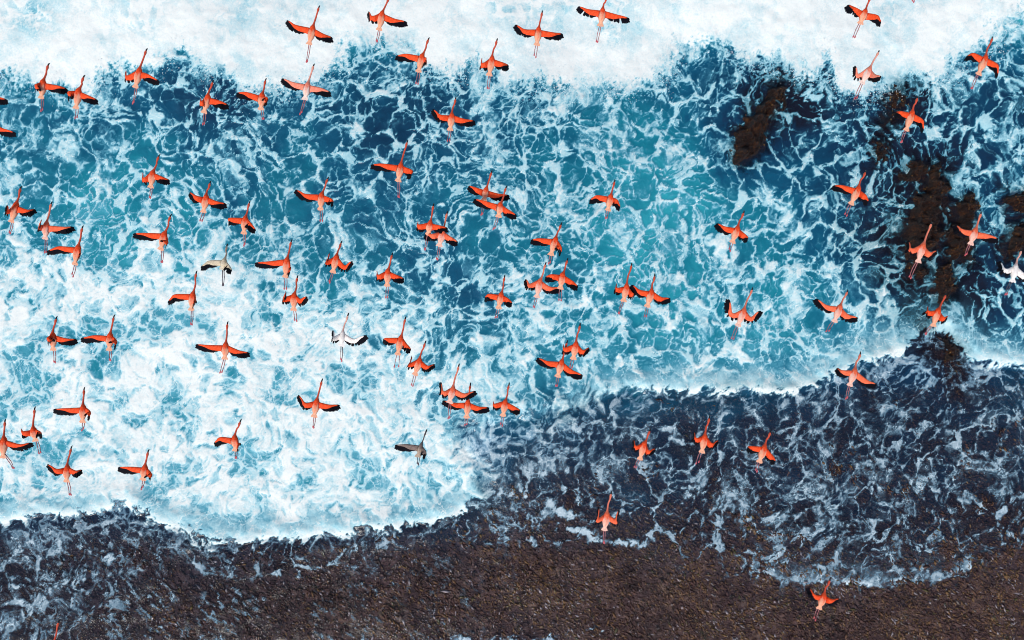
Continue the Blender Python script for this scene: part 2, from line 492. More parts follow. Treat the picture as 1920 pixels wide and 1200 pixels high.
    e1 = S1 + 0.28 + 1.35 * (st - 0.5) + 0.9 * (fine - 0.5)
    brk = sstep(-0.20, 0.42, e1)
    spray = sstep(-1.5, 0.15, S1 + 1.2 * (st - 0.5)) * sstep(0.52, 0.64, fine + 0.35 * (st - 0.5)) * 0.8
    calm = sstep(1.4, 3.8, S1 + 2.6 * (lo - 0.5))
    mt = fbm(qx * 0.8 + 0.6 * qy, qy * 0.55 - 0.3 * qx, 5, 15, 0.58)
    bf = brk * (1.0 - 0.05 * (fine - 0.5) - sstep(0.48, 0.76, mt) * (0.12 + 0.30 * calm) - calm * 0.34 * sstep(0.35, 0.62, lo) - 0.10 * sstep(0.5, 0.7, soft))
    f = np.maximum(np.maximum(f, spray), bf)
    return np.clip(f, 0, 1), over, brk, hi, mid

# ------------------------------------------------------------------ materials of the setting
def reef_material(name, wet_sheen=True):
    T = Tree(name)
    P = T.pos
    big = T.noise(P, 0.35, 4, 0.6)
    mid = T.noise(P, 2.2, 5, 0.65, 0.4)
    fine = T.noise(P, 9.0, 4, 0.7)
    speck = T.noise(P, 22.0, 3, 0.6)
    c = T.ramp(mid, [(0.34, (0.014, 0.005, 0.008)), (0.46, (0.056, 0.027, 0.030)), (0.56, (0.110, 0.060, 0.056)), (0.68, (0.22, 0.14, 0.11))])
    c = T.mixc(T.sm(0.55, 0.72, fine + (big - 0.5) * 0.5), c, (0.16, 0.085, 0.02))
    c = T.mixc(T.sm(0.60, 0.74, speck) * 0.55, c, (0.20, 0.14, 0.075))
    c = T.mixc(T.sm(0.62, 0.72, T.noise(T.mapping(P, loc=(9, 4, 0)), 0.8, 4, 0.6)) * 0.6, c, (0.028, 0.042, 0.010))
    c = T.mixc(T.sm(0.46, 0.34, fine) * 0.8, c, (0.006, 0.003, 0.005))
    pur = T.attr('wet_sheen')
    dk = T.attr('sunk')
    c = T.mixc(pur * (1.0 - dk) * 0.75 * T.sm(0.3, 0.6, mid), c, (0.115, 0.082, 0.110))  # purple sky sheen of the water film, painted into the rock colour
    c = T.mixc(dk * 0.72, c, (0.020, 0.011, 0.014))
    streak = T.noise(T.mapping(P, rot=-0.6, sc=(1.0, 3.2, 1.0)), 3.0, 5, 0.65, 0.6)
    h = fine * 0.9 + mid * 0.9 + streak * 1.0 + speck * 0.6
    nb = T.bump(h, 0.9, 0.16)
    rough = T.sm(0.0, 1.0, pur, 0.5, 0.3)
    return T.out(c, rough, 0.35, nb, coat=pur * 0.9 * T.sm(0.42, 0.58, T.noise(P, 1.3, 3, 0.6)), coat_rough=0.06, coat_normal=nb)

def water_material():
    T = Tree('sea_water')
    F, TL, D, O = (T.attr(n) for n in ('foam', 'teal', 'film', 'over'))
    n = T.noise(T.pos, 13.0, 3, 0.65)
    wv = T.vmath('SUBTRACT', T.noise(T.pos, 2.6, 3, 0.6, 0.0, 'Color'), (0.5, 0.5, 0.5))
    fq = T.vmath('ADD', T.pos, T.scale(wv, 0.7))
    v = T.voro(T.mapping(fq, sc=(1, 1, 0)), 4.2)
    v.k.node.voronoi_dimensions = '2D'
    fil = T.sm(0.075, 0.0, v) * T.sm(0.06, 0.30, F) * T.sm(0.95, 0.55, F) * T.sm(0.42, 0.60, T.noise(fq, 1.9, 2, 0.6))
    foam = (F + (n - 0.5) * 0.34 * T.sm(0.0, 0.35, F) + fil * 0.38).clamp()
    wc = T.ramp(TL, WATER_RAMP)
    fc = T.ramp(foam, FOAM_RAMP)
    grey = T.ramp(foam, GREY_RAMP)
    fc = T.mixc(O, grey, fc)
    col = T.mixc(T.sm(0.0, 0.6, foam), wc, fc)
    alpha = D.max(foam)
    nb = T.bump(F * 0.6 + n * 0.35, 0.35, 0.06)
    rough = T.sm(0.1, 0.6, foam, 0.14, 0.8)
    return T.out(col, rough, T.sm(0.1, 0.6, foam, 0.4, 0.10), nb, alpha)

WATER_RAMP = [(0.03, (0.007, 0.009, 0.020)), (0.20, (0.004, 0.033, 0.080)), (0.40, (0.004, 0.085, 0.165)), (0.62, (0.008, 0.205, 0.285)),
              (0.85, (0.035, 0.39, 0.47)), (1.0, (0.14, 0.52, 0.58))]
FOAM_RAMP = [(0.0, (0.06, 0.28, 0.40)), (0.35, (0.10, 0.38, 0.51)), (0.7, (0.42, 0.68, 0.74)), (1.0, (0.87, 0.905, 0.87))]
GREY_RAMP = [(0.0, (0.06, 0.13, 0.21)), (0.5, (0.20, 0.37, 0.50)), (1.0, (0.72, 0.84, 0.89))]

# ------------------------------------------------------------------ reef shelf and sea
def shore_fields(X, Y):
    PXX, PYY = w2p(X, Y)
    S1, S2, ST = layout(PXX, PYY)
    F, TL, D = grid_field(FOAM, PXX, PYY), grid_field(TEAL, PXX, PYY), grid_field(FILM, PXX, PYY)
    wisp = np.zeros_like(X)
    for line, w, a in WISPS:
        wisp = np.maximum(wisp, a * np.exp(-(seg_dist(PXX, PYY, line) / (w * 1.3)) ** 2))
    jag = (fbm(X * 1.8, Y * 1.8, 3, 71) - 0.5) * 0.8
    tong = sstep(-0.05, 0.14, ST + jag * 0.35 + 0.25 * (fbm(X * 7, Y * 7, 3, 78) - 0.5)) * (0.8 * np.exp(-np.maximum(ST, 0) / 0.45) + 0.45 * np.exp(-np.maximum(ST, 0) / 1.2))
    K = np.clip(1.0 - 0.9 * sstep(380, 560, PYY) * sstep(1050, 700, PXX) - 0.5 * sstep(480, 640, PYY) * sstep(1000, 1300, PXX), 0.1, 1)
    foam, over, brk, hi, mid = foam_pattern(X, Y, PXX, PYY, S1, S2, ST, F, wisp, K)
    foam = np.maximum(foam, tong * np.clip(0.62 + 1.1 * (hi - 0.5) + 0.8 * (fbm(X * 3, Y * 3, 3, 77) - 0.5), 0, 0.95))
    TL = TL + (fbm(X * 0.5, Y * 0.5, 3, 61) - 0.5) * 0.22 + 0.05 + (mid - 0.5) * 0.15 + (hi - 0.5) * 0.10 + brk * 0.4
    film = np.maximum(np.clip(D * (0.6 + 0.8 * mid), 0, 1), over * np.maximum(sstep(0.4, 0.9, D), sstep(1500, 1300, PXX)))
    rd = rock_dist(PXX, PYY) + 0.7 * (hi - 0.5) + 0.6 * (mid - 0.5)
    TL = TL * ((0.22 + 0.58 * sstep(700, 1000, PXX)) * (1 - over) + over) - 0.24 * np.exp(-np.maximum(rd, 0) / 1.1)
    film = film * (0.35 + 0.65 * sstep(-0.1, 0.5, rd))
    foam = foam * (1 - 0.35 * np.exp(-(np.maximum(rd, 0) / 0.7) ** 2))
    return dict(PX=PXX, PY=PYY, S1=S1, S2=S2, ST=ST, F=F, D=D, wisp=wisp, foam=foam, over=over, brk=brk, hi=hi, mid=mid, TL=np.clip(TL, 0, 1), film=film)
#__PREVIEW_END__

xs, ys = axis(-24.5, 24.5, 0.10, 160.0), axis(-16.0, 4.0, 0.10, 160.0)
X, Y = np.meshgrid(xs, ys)
PXX, PYY = w2p(X, Y)
S1, S2, ST = layout(PXX, PYY)
Zr = reef_base(X, Y, PXX, PYY, S1, S2) + reef_fine(X, Y) * sstep(2.5, -0.5, S2)
reef = sheet('reef', xs, ys, Zr, {'wet_sheen': sstep(0.03, 0.4, grid_field(FILM, PXX, PYY)) * 0.85 + 0.10, 'sunk': sstep(0.10, 0.45, grid_field(FILM, PXX, PYY)) * sstep(700, 950, PXX)}, reef_material('wet_reef_rock'))
reef['kind'] = 'structure'

xs, ys = axis(-22.2, 22.2, 0.0385, 160.0), axis(-14.2, 14.5, 0.0385, 160.0)
X, Y = np.meshgrid(xs, ys)
w = shore_fields(X, Y)
S1, S2, foam, brk = w['S1'], w['S2'], w['foam'], w['brk']
swell = 0.10 * (fbm(X * 0.5, Y * 0.5, 3, 3) - 0.5) + 0.07 * (fbm(X * 1.7, Y * 1.7, 3, 9) - 0.5)
crest = 0.07 * sstep(-0.2, 1.6, S1) * (0.5 + 0.9 * fbm(X * 0.7, Y * 0.7, 3, 44, 0.5)) * np.exp(-np.maximum(S1 - 3, 0) / 4.0)
front = 0.14 * np.exp(-((S2 - 0.35) / 0.5) ** 2) * (0.5 + fbm(X * 2, Y * 2, 2, 8)) * (S2 > -0.4)
Zb = reef_base(X, Y, w['PX'], w['PY'], S1, S2)
Zw = np.maximum(swell + crest + front, Zb + 0.03 + 0.10 * w['D'] + 0.05 * (fbm(X * 2.2, Y * 2.2, 2, 14) - 0.5)) + 0.03 * foam * w['over'] * (1 - 0.7 * brk)
keep = (S2 > -0.8) | (w['D'] > 0.05) | (foam > 0.05)
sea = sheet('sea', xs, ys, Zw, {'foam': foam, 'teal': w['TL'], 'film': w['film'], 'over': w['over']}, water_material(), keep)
sea['kind'] = 'structure'
#__REST__
# tile, plumage, then head, shoulder, tail, feet, left tip, right tip, left wrist, right wrist (thirds of a photo pixel within the tile)
FLOCK = '''
A o 274,355 243,460 232,548 235,625 198,488 385,505 203,472 330,482 | orange flamingo under the breaker's edge, left of the lower flamingo touching its black wingtip
A o 474,422 443,510 428,605 428,670 388,550 555,568 388,512 495,535 | orange flamingo just right of and below the upper left pair's first bird, wings drooping
A o 826,272 785,395 763,487 748,588 706,392 900,460 716,425 830,415 | orange flamingo at the first dark notch in the breaker, black only on its right wingtip
A o 1200,450 1170,545 1148,630 1145,700 1130,548 1290,595 1132,570 1235,565 | orange flamingo with left wing folded to a stub, below the breaker's small left tongue
A o 1496,440 1475,535 1468,612 1480,670 1328,522 1490,575 1390,518 1506,548 | orange flamingo with left wing out and right wing folded, just below the breaker's left tongue
A o 1797,30 1760,155 1740,245 1725,352 1610,112 1875,215 1665,140 1820,190 | orange flamingo with full black-edged wings over solid white foam, leftmost of those on the breaker
A p 1767,358 1732,475 1716,555 1690,643 1582,440 1865,522 1650,462 1800,492 | pale-backed pink flamingo with white rump and swept black-edged wings, half below the breaker's edge
A o -70,400 -100,505 -120,600 -130,680 -250,480 48,566 -180,480 -20,540 | black wingtip of a flamingo cut by the left edge, upper of the two there
A o -45,570 -70,680 -85,760 -95,840 -220,640 92,750 -140,640 10,718 | orange and black wingtip cut by the left edge, lower of the two there
A o 897,868 860,970 848,1050 843,1120 802,965 960,1018 808,1000 905,990 | lone orange flamingo with short left wing over teal foam lace, below the notch flamingo
A o 1184,1018 1160,1110 1145,1190 1130,1245 1063,1080 1278,1150 1105,1100 1215,1130 | orange flamingo with raised left wing and level right wing, above the flamingo with drooping tips
A o 1847,995 1810,1095 1803,1175 1808,1250 1658,1065 1880,1140 1720,1090 1862,1115 | orange flamingo with long black left wing, right wing bent, over a dark round pool
A o 119,1047 92,1150 65,1245 55,1312 42,1152 205,1180 48,1180 150,1178 Lu | orange flamingo near the left edge with its left wingtip folded black over itself
A c 290,1135 262,1260 255,1340 255,1425 236,1230 420,1278 222,1262 355,1275 Lu | pale coral flamingo near the left edge, left wing curled up, right wing straight
A o 1405,1130 1380,1228 1372,1310 1375,1385 1283,1252 1443,1300 1292,1225 1405,1245 | small orange flamingo with both wings bowed downward, right of the long-winged one over white foam
B o 272,-20 230,75 213,165 198,238 150,62 372,125 175,90 300,105 | orange flamingo with head cut by the top edge, feet over the dark notch
B o 494,210 455,315 435,400 425,475 303,315 458,362 370,303 479,325 | orange flamingo with right wing folded and long left wing, at the breaker's dark notch
B o 878,215 848,330 832,420 825,505 789,322 945,370 794,355 905,350 | deep orange flamingo with cupped wings and broad tail, feet just below the breaker's edge
B o 1132,58 1110,165 1100,250 1088,325 975,137 1250,192 1035,165 1190,182 | orange flamingo spread flat on the white breaker, its whole body and head in view
B o 1497,-30 1470,60 1458,140 1437,240 1328,35 1625,105 1390,52 1550,82 m | flamingo with ragged gapped black flight feathers, head cut by the top edge
B o 645,545 622,650 612,728 602,800 512,612 755,682 560,645 690,668 | orange flamingo gliding with both wings swept back, alone over dark teal below the breaker
B o 373,788 335,930 320,1015 323,1120 163,928 372,988 235,920 400,957 | orange flamingo with very long left wing and curled right, neck across a dark brown pool
B o 848,958 815,1065 803,1125 790,1210 712,1045 948,1100 760,1055 880,1088 | upper flamingo of the overlapping pair, its right wing above the lower bird's neck
B o 930,1045 895,1150 885,1215 855,1295 742,1120 990,1215 800,1128 935,1175 | lower flamingo of the overlapping pair with a pale head, neck crossing the upper bird's wing
B o 1540,1010 1515,1105 1500,1180 1487,1240 1392,1128 1572,1170 1440,1098 1550,1120 | orange flamingo with bent black wingtips over turquoise lace, alone right of the overlapping pair
E o 520,-55 500,55 490,115 470,205 430,42 602,85 434,62 545,65 | upper orange flamingo of the small tangled pair, left wing raised
E c 597,-12 570,105 552,180 538,265 465,120 660,165 515,115 615,130 | lower coral flamingo of the small tangled pair, wings bowed and black tipped
C o 1060,-25 1025,65 1000,130 963,210 925,25 1120,130 978,45 1095,85 | orange flamingo high on the breaker at right, head cut by the top edge
C c 1360,-220 1330,-130 1312,-60 1295,12 1220,-170 1440,-100 1270,-150 1400,-115 | flamingo cut by the top edge with only its feet showing over white foam
C p 1108,282 1050,388 1010,465 970,560 972,368 1118,432 988,415 1085,418 Lu Ru | pale pink flamingo with cupped black-edged wings, over the breaker's white tongue at right
C o 1745,205 1702,325 1665,415 1625,500 1590,318 1776,430 1638,298 1772,362 | coral orange flamingo with ragged bent wings by the dark gap at the upper right corner
C o 1325,540 1290,635 1258,730 1230,800 1195,633 1358,738 1228,625 1350,672 | orange flamingo with both wings hooked back, above the small rock by the breaker's tongue
C o 1033,958 988,1060 948,1145 915,1215 840,1045 1048,1138 900,1042 1030,1095 | orange flamingo with black left wing, left of the largest rock cluster
D o 465,70 440,190 422,283 407,355 258,215 437,258 335,185 449,217 | orange flamingo with one long left wing, right wing folded, below the pale coral bird
D o 962,5 925,115 905,200 912,288 745,115 935,187 830,110 945,152 | large orange flamingo with one long left wing and a dark folded right wing
D j 1278,172 1262,265 1252,310 1255,412 1125,303 1308,325 1180,265 1285,285 | cream white juvenile flamingo with black bowed wings over white foam
D o 1640,148 1615,260 1605,355 1605,430 1430,280 1618,344 1510,270 1634,302 | orange flamingo with long left wing and dark folded right wing, right of the cream juvenile
D o 1922,155 1893,245 1873,328 1850,395 1857,215 1982,268 1842,262 1940,292 Lu Ru | orange flamingo with black left wing curled up tight, right of the long left-winged bird
D o 1105,325 1085,455 1077,540 1077,638 940,500 1085,515 985,455 1093,480 | orange flamingo with one drooping left wing seen sideways, below the cream juvenile
D o 1674,350 1655,460 1652,540 1665,612 1612,433 1727,468 1597,470 1690,480 Lu Ru | deep orange flamingo with both wings cupped upward, feet spread, below the long left-winged bird
D o 318,580 297,685 300,765 308,840 268,718 438,712 268,695 370,702 | orange flamingo with right wing out, its tip meeting the neighbour's black tip
D o 642,572 620,685 615,765 620,835 450,705 645,747 535,685 656,712 | orange flamingo with left wing out, its tip meeting the neighbour's black tip
D o 1280,610 1270,738 1265,815 1240,905 1097,738 1408,788 1170,740 1345,770 | orange flamingo with the widest fully spread wings, alone over white foam beside a dark pool
E w 40,562 8,675 0,740 0,835 -45,655 143,685 -38,690 70,705 Lu Ru | white flamingo with one dark raised right wing over thick white foam
D o 1813,932 1782,1055 1768,1140 1762,1215 1675,1020 1915,1080 1720,1065 1850,1075 | orange flamingo with swept spread wings over thick white foam, above the running wave's front
D o 473,980 468,1090 465,1170 465,1225 297,1103 495,1143 390,1095 508,1112 | orange flamingo with straight level left wing and folded right wing, above the lower left birds
P o 195,-110 188,15 200,75 225,150 118,10 240,42 128,25 215,20 | small orange flamingo with bowed wings near the left edge, above the bird cut by it
P o 28,-40 22,70 18,170 78,235 -60,100 185,92 -30,80 110,98 | orange flamingo cut by the left edge, long right wing pointing over foam
P o 1355,-40 1320,62 1325,130 1328,190 1200,95 1332,122 1240,58 1336,95 | orange flamingo with left wing bowed and right wing hidden, over the lower white wash
E o 288,222 262,325 258,405 255,475 198,320 357,370 207,345 310,345 | orange flamingo with small raised left wing, alone over foam left of a dark blue pool
E o 1240,52 1205,145 1180,230 1168,290 1063,150 1240,224 1120,140 1236,182 | orange flamingo with bent right wing and black left wing, alone above the two touching birds
E c 1152,275 1118,380 1100,468 1080,540 1037,370 1240,420 1060,395 1175,412 Lu | coral flamingo whose long right wing overlaps the bird beside it
E o 1275,252 1245,345 1232,420 1230,500 1143,360 1335,415 1185,342 1295,375 | orange flamingo overlapped at its tail by its coral neighbour's long right wing
E o 920,348 900,455 885,530 868,595 803,475 965,508 832,452 935,475 | small orange flamingo with ragged bowed wings, alone left of the two touching birds
E o 1635,280 1605,410 1588,490 1560,565 1546,390 1656,445 1550,418 1640,447 | orange flamingo with short rounded raised wings, pale neck, left of a touching black wingtip
E o 1765,340 1745,440 1722,520 1710,585 1630,400 1855,480 1680,430 1800,470 | orange flamingo with straight swept wings, black left tip touching its short-winged neighbour
E o 362,582 335,700 318,790 310,865 232,708 395,770 262,700 370,735 s | orange flamingo with bowed wings and wide-parted legs, above the flamingo with the curled tip
E o 475,718 440,825 415,905 398,970 400,798 530,850 388,840 485,856 Lu | orange flamingo with curled black left wingtip over white foam, below the one with parted legs
E o 1345,618 1320,735 1305,815 1290,870 1247,735 1398,755 1255,755 1360,768 | small orange flamingo with cupped wings right beside a larger bird's outstretched neck
E o 1272,715 1240,835 1218,915 1208,985 1098,812 1362,915 1160,830 1300,880 | large orange flamingo with straight tilted wings, its neck passing a smaller cupped-wing bird
E c 663,848 628,985 610,1060 605,1155 558,945 760,1000 577,1000 690,1012 | upper flamingo of the three at the wash's edge, coral with wings raised
E o 727,955 712,1060 705,1145 700,1195 567,1053 835,1095 635,1065 770,1085 | middle flamingo of the three at the wash's edge, wings spread level
E o 945,955 922,1060 910,1135 900,1195 852,1058 1010,1112 862,1070 975,1085 | right flamingo of the three at the wash's edge, small with bowed wings
G o 348,-15 308,85 280,160 262,215 187,55 372,142 240,74 350,115 | orange flamingo with black-edged left wing and short right wing, over bright turquoise water
G c 1403,48 1352,180 1325,270 1275,368 1270,150 1435,210 1290,198 1390,217 | large coral orange flamingo with upswept wings and white tail, over the rock cluster's lower end
G c 1682,-10 1645,95 1620,170 1590,240 1530,62 1780,145 1578,90 1710,115 | coral flamingo with level wings and square tail, over the long dark rock
G w 1908,200 1872,300 1855,380 1815,465 1782,265 1985,350 1818,312 1935,347 | white flamingo with black-edged wings at the right edge
G c 395,418 345,545 312,628 278,710 263,482 437,545 282,562 385,582 Lu Ru | coral flamingo with both black-edged wings raised in a V over foam lace
G c 932,430 885,525 855,605 810,670 747,478 990,590 810,515 930,567 | coral flamingo with straight black-edged wings, alone over white swash left of the rocks
G o 1485,450 1438,545 1410,630 1365,680 1378,517 1495,580 1384,548 1470,582 | small vivid orange flamingo with cupped wings over the lower rock, white splash below
G c 1003,780 968,885 940,965 920,1050 862,870 1095,965 900,882 1040,937 | coral flamingo with pale back gliding over the running wave's front, left of the lowest rock
R o 153,-60 125,55 108,140 80,210 63,25 205,75 77,62 165,92 | orange flamingo with cupped wings over dark reef water, between two others in a row
R o 498,20 460,115 432,195 412,255 360,115 525,197 387,108 506,160 | orange flamingo with ragged bowed wings over reef foam, rightmost of the row of three
Q o 1740,12 1705,95 1680,180 1650,235 1643,70 1772,122 1658,107 1730,132 | orange flamingo with cupped wings over reef foam, leftmost of the row of three
Q c 1520,365 1495,490 1480,578 1477,660 1450,450 1560,465 1447,512 1542,518 Lu Ru | coral flamingo with tightly upcurved wings at the thin edge of foam on the brown reef
R o 832,852 795,950 768,1020 740,1090 705,902 885,968 747,945 840,970 | orange flamingo with upswept wings over the small foam tongue's lip on brown reef
Q g 480,18 448,105 432,165 430,215 298,105 480,162 370,98 472,130 | grey brown juvenile flamingo with long dark left wing over white wash
P o 402,110 378,230 375,305 397,390 262,210 467,245 320,237 425,246 | orange flamingo with spread wings over wash near the shelf, left of the similar bird
P o 835,130 815,228 805,295 798,355 660,230 852,288 740,225 852,260 | orange flamingo with long left wing and short right wing over wash near the shelf
P o 332,1088 296,1232 276,1315 268,1390 178,1290 415,1300 240,1262 348,1275 | flamingo cut by the bottom edge, only its orange head and neck in view
'''

# ------------------------------------------------------------------ small mesh helpers
def mesh_from(name, verts, faces, mats, parent=None, smooth=True, mi=None, attrs=None):
    me = bpy.data.meshes.new(name)
    me.from_pydata([tuple(v) for v in verts], [], faces)
    for m in mats: me.materials.append(m)
    if mi is not None: me.polygons.foreach_set('material_index', mi)
    if smooth: me.polygons.foreach_set('use_smooth', [True] * len(me.polygons))
    for a, v in (attrs or {}).items():
        at = me.attributes.new(a, 'FLOAT', 'POINT'); at.data.foreach_set('value', np.asarray(v, np.float32))
    me.update()
    o = bpy.data.objects.new(name, me); COL.objects.link(o)
    if parent: o.parent = parent
    return o

def big_mesh(name, co, tris, mat, attrs=None, smooth=False):
    me = bpy.data.meshes.new(name)
    me.vertices.add(len(co)); me.vertices.foreach_set('co', co.astype(np.float32).reshape(-1))
    me.loops.add(tris.size); me.loops.foreach_set('vertex_index', tris.reshape(-1).astype(np.int32))
    me.polygons.add(len(tris)); me.polygons.foreach_set('loop_start', (np.arange(len(tris)) * 3).astype(np.int32))
    me.update(calc_edges=True)
    if smooth: me.polygons.foreach_set('use_smooth', np.ones(len(tris), bool))
    for a, v in (attrs or {}).items():
        at = me.attributes.new(a, 'FLOAT', 'POINT'); at.data.foreach_set('value', v.astype(np.float32))
    me.materials.append(mat)
    o = bpy.data.objects.new(name, me); COL.objects.link(o)
    return o

OCT_V = np.array([(1, 0, 0), (0, 1, 0), (-1, 0, 0), (0, -1, 0), (0, 0, 1), (0, 0, -1)], float)
OCT_F = np.array([(0, 1, 4), (1, 2, 4), (2, 3, 4), (3, 0, 4), (1, 0, 5), (2, 1, 5), (3, 2, 5), (0, 3, 5)])

def scatter(name, pts, size, mat, attrs=None, flat=0.7, stretch=None, jitter=0.35):
    n = len(pts)
    v = OCT_V[None] * (1 + jitter * (RNG.random((n, 6, 1)) - 0.5) * 2)
    v = v + 0.25 * (RNG.random((n, 6, 3)) - 0.5)
    a = RNG.random(n) * 6.283 if stretch is None else stretch[0] + RNG.normal(0, 0.5, n)
    sx = np.ones(n) if stretch is None else 1 + RNG.random(n) * stretch[1]
    v[..., 0] *= sx[:, None]; v[..., 2] *= flat
    c, s = np.cos(a)[:, None], np.sin(a)[:, None]
    x = v[..., 0] * c - v[..., 1] * s; y = v[..., 0] * s + v[..., 1] * c
    co = np.stack([x, y, v[..., 2]], -1) * size[:, None, None] + pts[:, None, :]
    f = OCT_F[None] + (np.arange(n) * 6)[:, None, None]
    at = {k: np.repeat(q, 6) for k, q in (attrs or {}).items()}
    return big_mesh(name, co.reshape(-1, 3), f.reshape(-1, 3), mat, at)

# ------------------------------------------------------------------ seaweed on the shelf, a few tufts painted pale as glints
def tuft_material():
    T = Tree('seaweed')
    t = T.attr('tone')
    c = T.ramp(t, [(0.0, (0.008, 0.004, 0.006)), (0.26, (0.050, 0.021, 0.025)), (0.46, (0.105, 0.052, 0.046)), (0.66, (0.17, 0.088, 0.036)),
                   (0.80, (0.22, 0.13, 0.055)), (0.90, (0.045, 0.055, 0.014)), (1.0, (0.36, 0.32, 0.35))])  # top tone: glints painted as a pale lavender colour
    n = T.noise(T.pos, 40.0, 2, 0.6)
    c = T.mixc(0.25, c, T.ramp(n, [(0.3, (0.012, 0.007, 0.008)), (0.7, (0.10, 0.06, 0.035))]))
    w = T.attr('gloss')
    return T.out(c, T.sm(0.0, 1.0, w, 0.6, 0.17), T.sm(0.0, 1.0, w, 0.25, 0.9))

N = 165000
px_ = np.concatenate([RNG.uniform(-60, 1980, N)]); py_ = RNG.uniform(560, 1260, N)
tx, ty = p2w(px_, py_)
s1, s2, st_ = layout(px_, py_)
prob = sstep(0.15, -0.6, s2) * (0.70 + 0.30 * sstep(0.40, 0.62, fbm(tx * 0.9, ty * 0.9, 3, 91)))
k = RNG.random(N) < prob
tx, ty, px_, py_, s1, s2 = (q[k] for q in (tx, ty, px_, py_, s1, s2))
tz = reef_base(tx, ty, px_, py_, s1, s2) + reef_fine(tx, ty) * sstep(2.5, -0.5, s2)
size = 0.017 + 0.036 * RNG.random(len(tx)) ** 2.4
right = sstep(300, 1300, px_)
sunk = sstep(0.10, 0.45, grid_field(FILM, px_, py_)) * sstep(700, 950, px_)
tone = np.clip(0.24 - 0.24 * sunk + 0.27 * right + 0.95 * (fbm(tx * 0.7, ty * 0.7, 4, 97) - 0.5) + RNG.normal(0, 0.25, len(tx)), 0, 1)
tone = np.where(RNG.random(len(tx)) < 0.05 * (1 - sunk) * sstep(1600, 900, px_), 1.0, tone)  # glints painted on scattered tufts with the pale top tone
patch = sstep(0.46, 0.60, fbm(tx * 0.8, ty * 0.8, 4, 111)) * sstep(1700, 900, px_)
gloss = (RNG.random(len(tx)) < 0.30 + 0.65 * patch).astype(float)
flatv = np.where(gloss > 0.5, 0.20 + 0.25 * RNG.random(len(tx)), 0.75)[:, None]
TUFT = tuft_material()
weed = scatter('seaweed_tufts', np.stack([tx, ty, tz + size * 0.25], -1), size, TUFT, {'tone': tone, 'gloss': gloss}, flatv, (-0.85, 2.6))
weed['kind'] = 'stuff'

# ------------------------------------------------------------------ rocks that break the surface
def rock_material():
    T = Tree('brown_rock')
    m = T.noise(T.pos, 3.2, 5, 0.65, 0.3)
    f = T.noise(T.pos, 16.0, 4, 0.7)
    c = T.ramp(f * 0.6 + m * 0.4, [(0.40, (0.003, 0.002, 0.003)), (0.50, (0.016, 0.006, 0.005)), (0.57, (0.075, 0.024, 0.008)), (0.65, (0.19, 0.085, 0.016))])
    pits = T.voro(T.pos, 9.0, 'F1')
    c = T.mixc(T.sm(0.12, 0.04, pits) * 0.5, c, (0.24, 0.18, 0.12))
    nb = T.bump(f * 1.3 + m * 0.8 + T.noise(T.pos, 34.0, 2, 0.6) * 0.4, 1.0, 0.16)
    return T.out(c, 0.4, 0.5, nb)

def rock_weed_material():
    T = Tree('rock_weed')
    c = T.ramp(T.attr('tone'), [(0.0, (0.003, 0.002, 0.003)), (0.35, (0.014, 0.005, 0.005)), (0.60, (0.060, 0.018, 0.008)), (0.75, (0.15, 0.055, 0.012)), (0.85, (0.26, 0.14, 0.04))])
    return T.out(c, 0.3, 0.5)
ROCK_WEED = rock_weed_material()
ROCK_M = rock_material()
def build_rock(poly, h, label, seed):
    pts = np.array([p2w(u, v) for u, v in poly])
    c = pts.mean(0); m = 0.9
    lo, hi = pts.min(0) - m, pts.max(0) + m
    st = 0.045
    gx, gy = np.arange(lo[0], hi[0], st), np.arange(lo[1], hi[1], st)
    GX, GY = np.meshgrid(gx, gy)
    w1 = 1.0 * (fbm(GX * 2.0, GY * 2.0, 3, seed) - 0.5)
    U, Vv = w2p(GX + w1, GY + 1.0 * (fbm(GX * 2.0, GY * 2.0, 3, seed + 3) - 0.5))
    d = seg_dist(U, Vv, poly + [poly[0]]) * PX
    d = np.where(inside(U, Vv, poly), d, -d)
    lump = fbm(GX * 2.4, GY * 2.4, 4, seed + 7, 0.6)
    knob, _ = cells(GX + 0.1 * w1, GY, 3.2, seed % 3)
    rg = 1 - np.abs(2 * fbm(GX * 4.5, GY * 4.5, 3, seed + 11, 0.6) - 1)
    z = h * sstep(-0.15, 0.45, d) * (0.35 + 1.0 * lump) + (0.22 * np.minimum(knob, 0.16) / 0.16 + 0.24 * (rg - 0.6)) * sstep(-0.2, 0.25, d)
    z = np.where(d < 0.0, z + d * 1.1, z) - 0.10
    keepm = z > -0.75
    idx = np.arange(GX.size).reshape(GX.shape)
    q = np.stack([idx[:-1, :-1], idx[:-1, 1:], idx[1:, 1:], idx[1:, :-1]], -1).reshape(-1, 4)
    q = q[keepm.reshape(-1)[q].all(1)]
    used = np.unique(q); rm = np.zeros(GX.size, int); rm[used] = np.arange(len(used))
    co = np.stack([GX - c[0], GY - c[1], z], -1).reshape(-1, 3)[used]
    o = mesh_from('rock', co, [tuple(int(i) for i in f) for f in rm[q]], [ROCK_M])
    o.location = (c[0], c[1], 0)
    o['label'] = label; o['category'] = 'rock'; o['group'] = 'rocks breaking the surface'
    top = co[co[:, 2] > -0.12]
    m = int(len(top) * 0.26)
    sel = top[RNG.integers(0, len(top), m)] + RNG.normal(0, 0.02, (m, 3))
    tn = np.clip(0.34 + 1.4 * (fbm(sel[:, 0] * 1.6 + c[0], sel[:, 1] * 1.6 + c[1], 3, 51) - 0.5) + RNG.normal(0, 0.26, m), 0, 0.84)
    wd = scatter('seaweed_tufts', sel, 0.016 + 0.030 * RNG.random(m) ** 2, ROCK_WEED, {'tone': tn, 'gloss': (RNG.random(m) < 0.15).astype(float)}, 0.8)
    wd.parent = o; wd['kind'] = 'stuff'
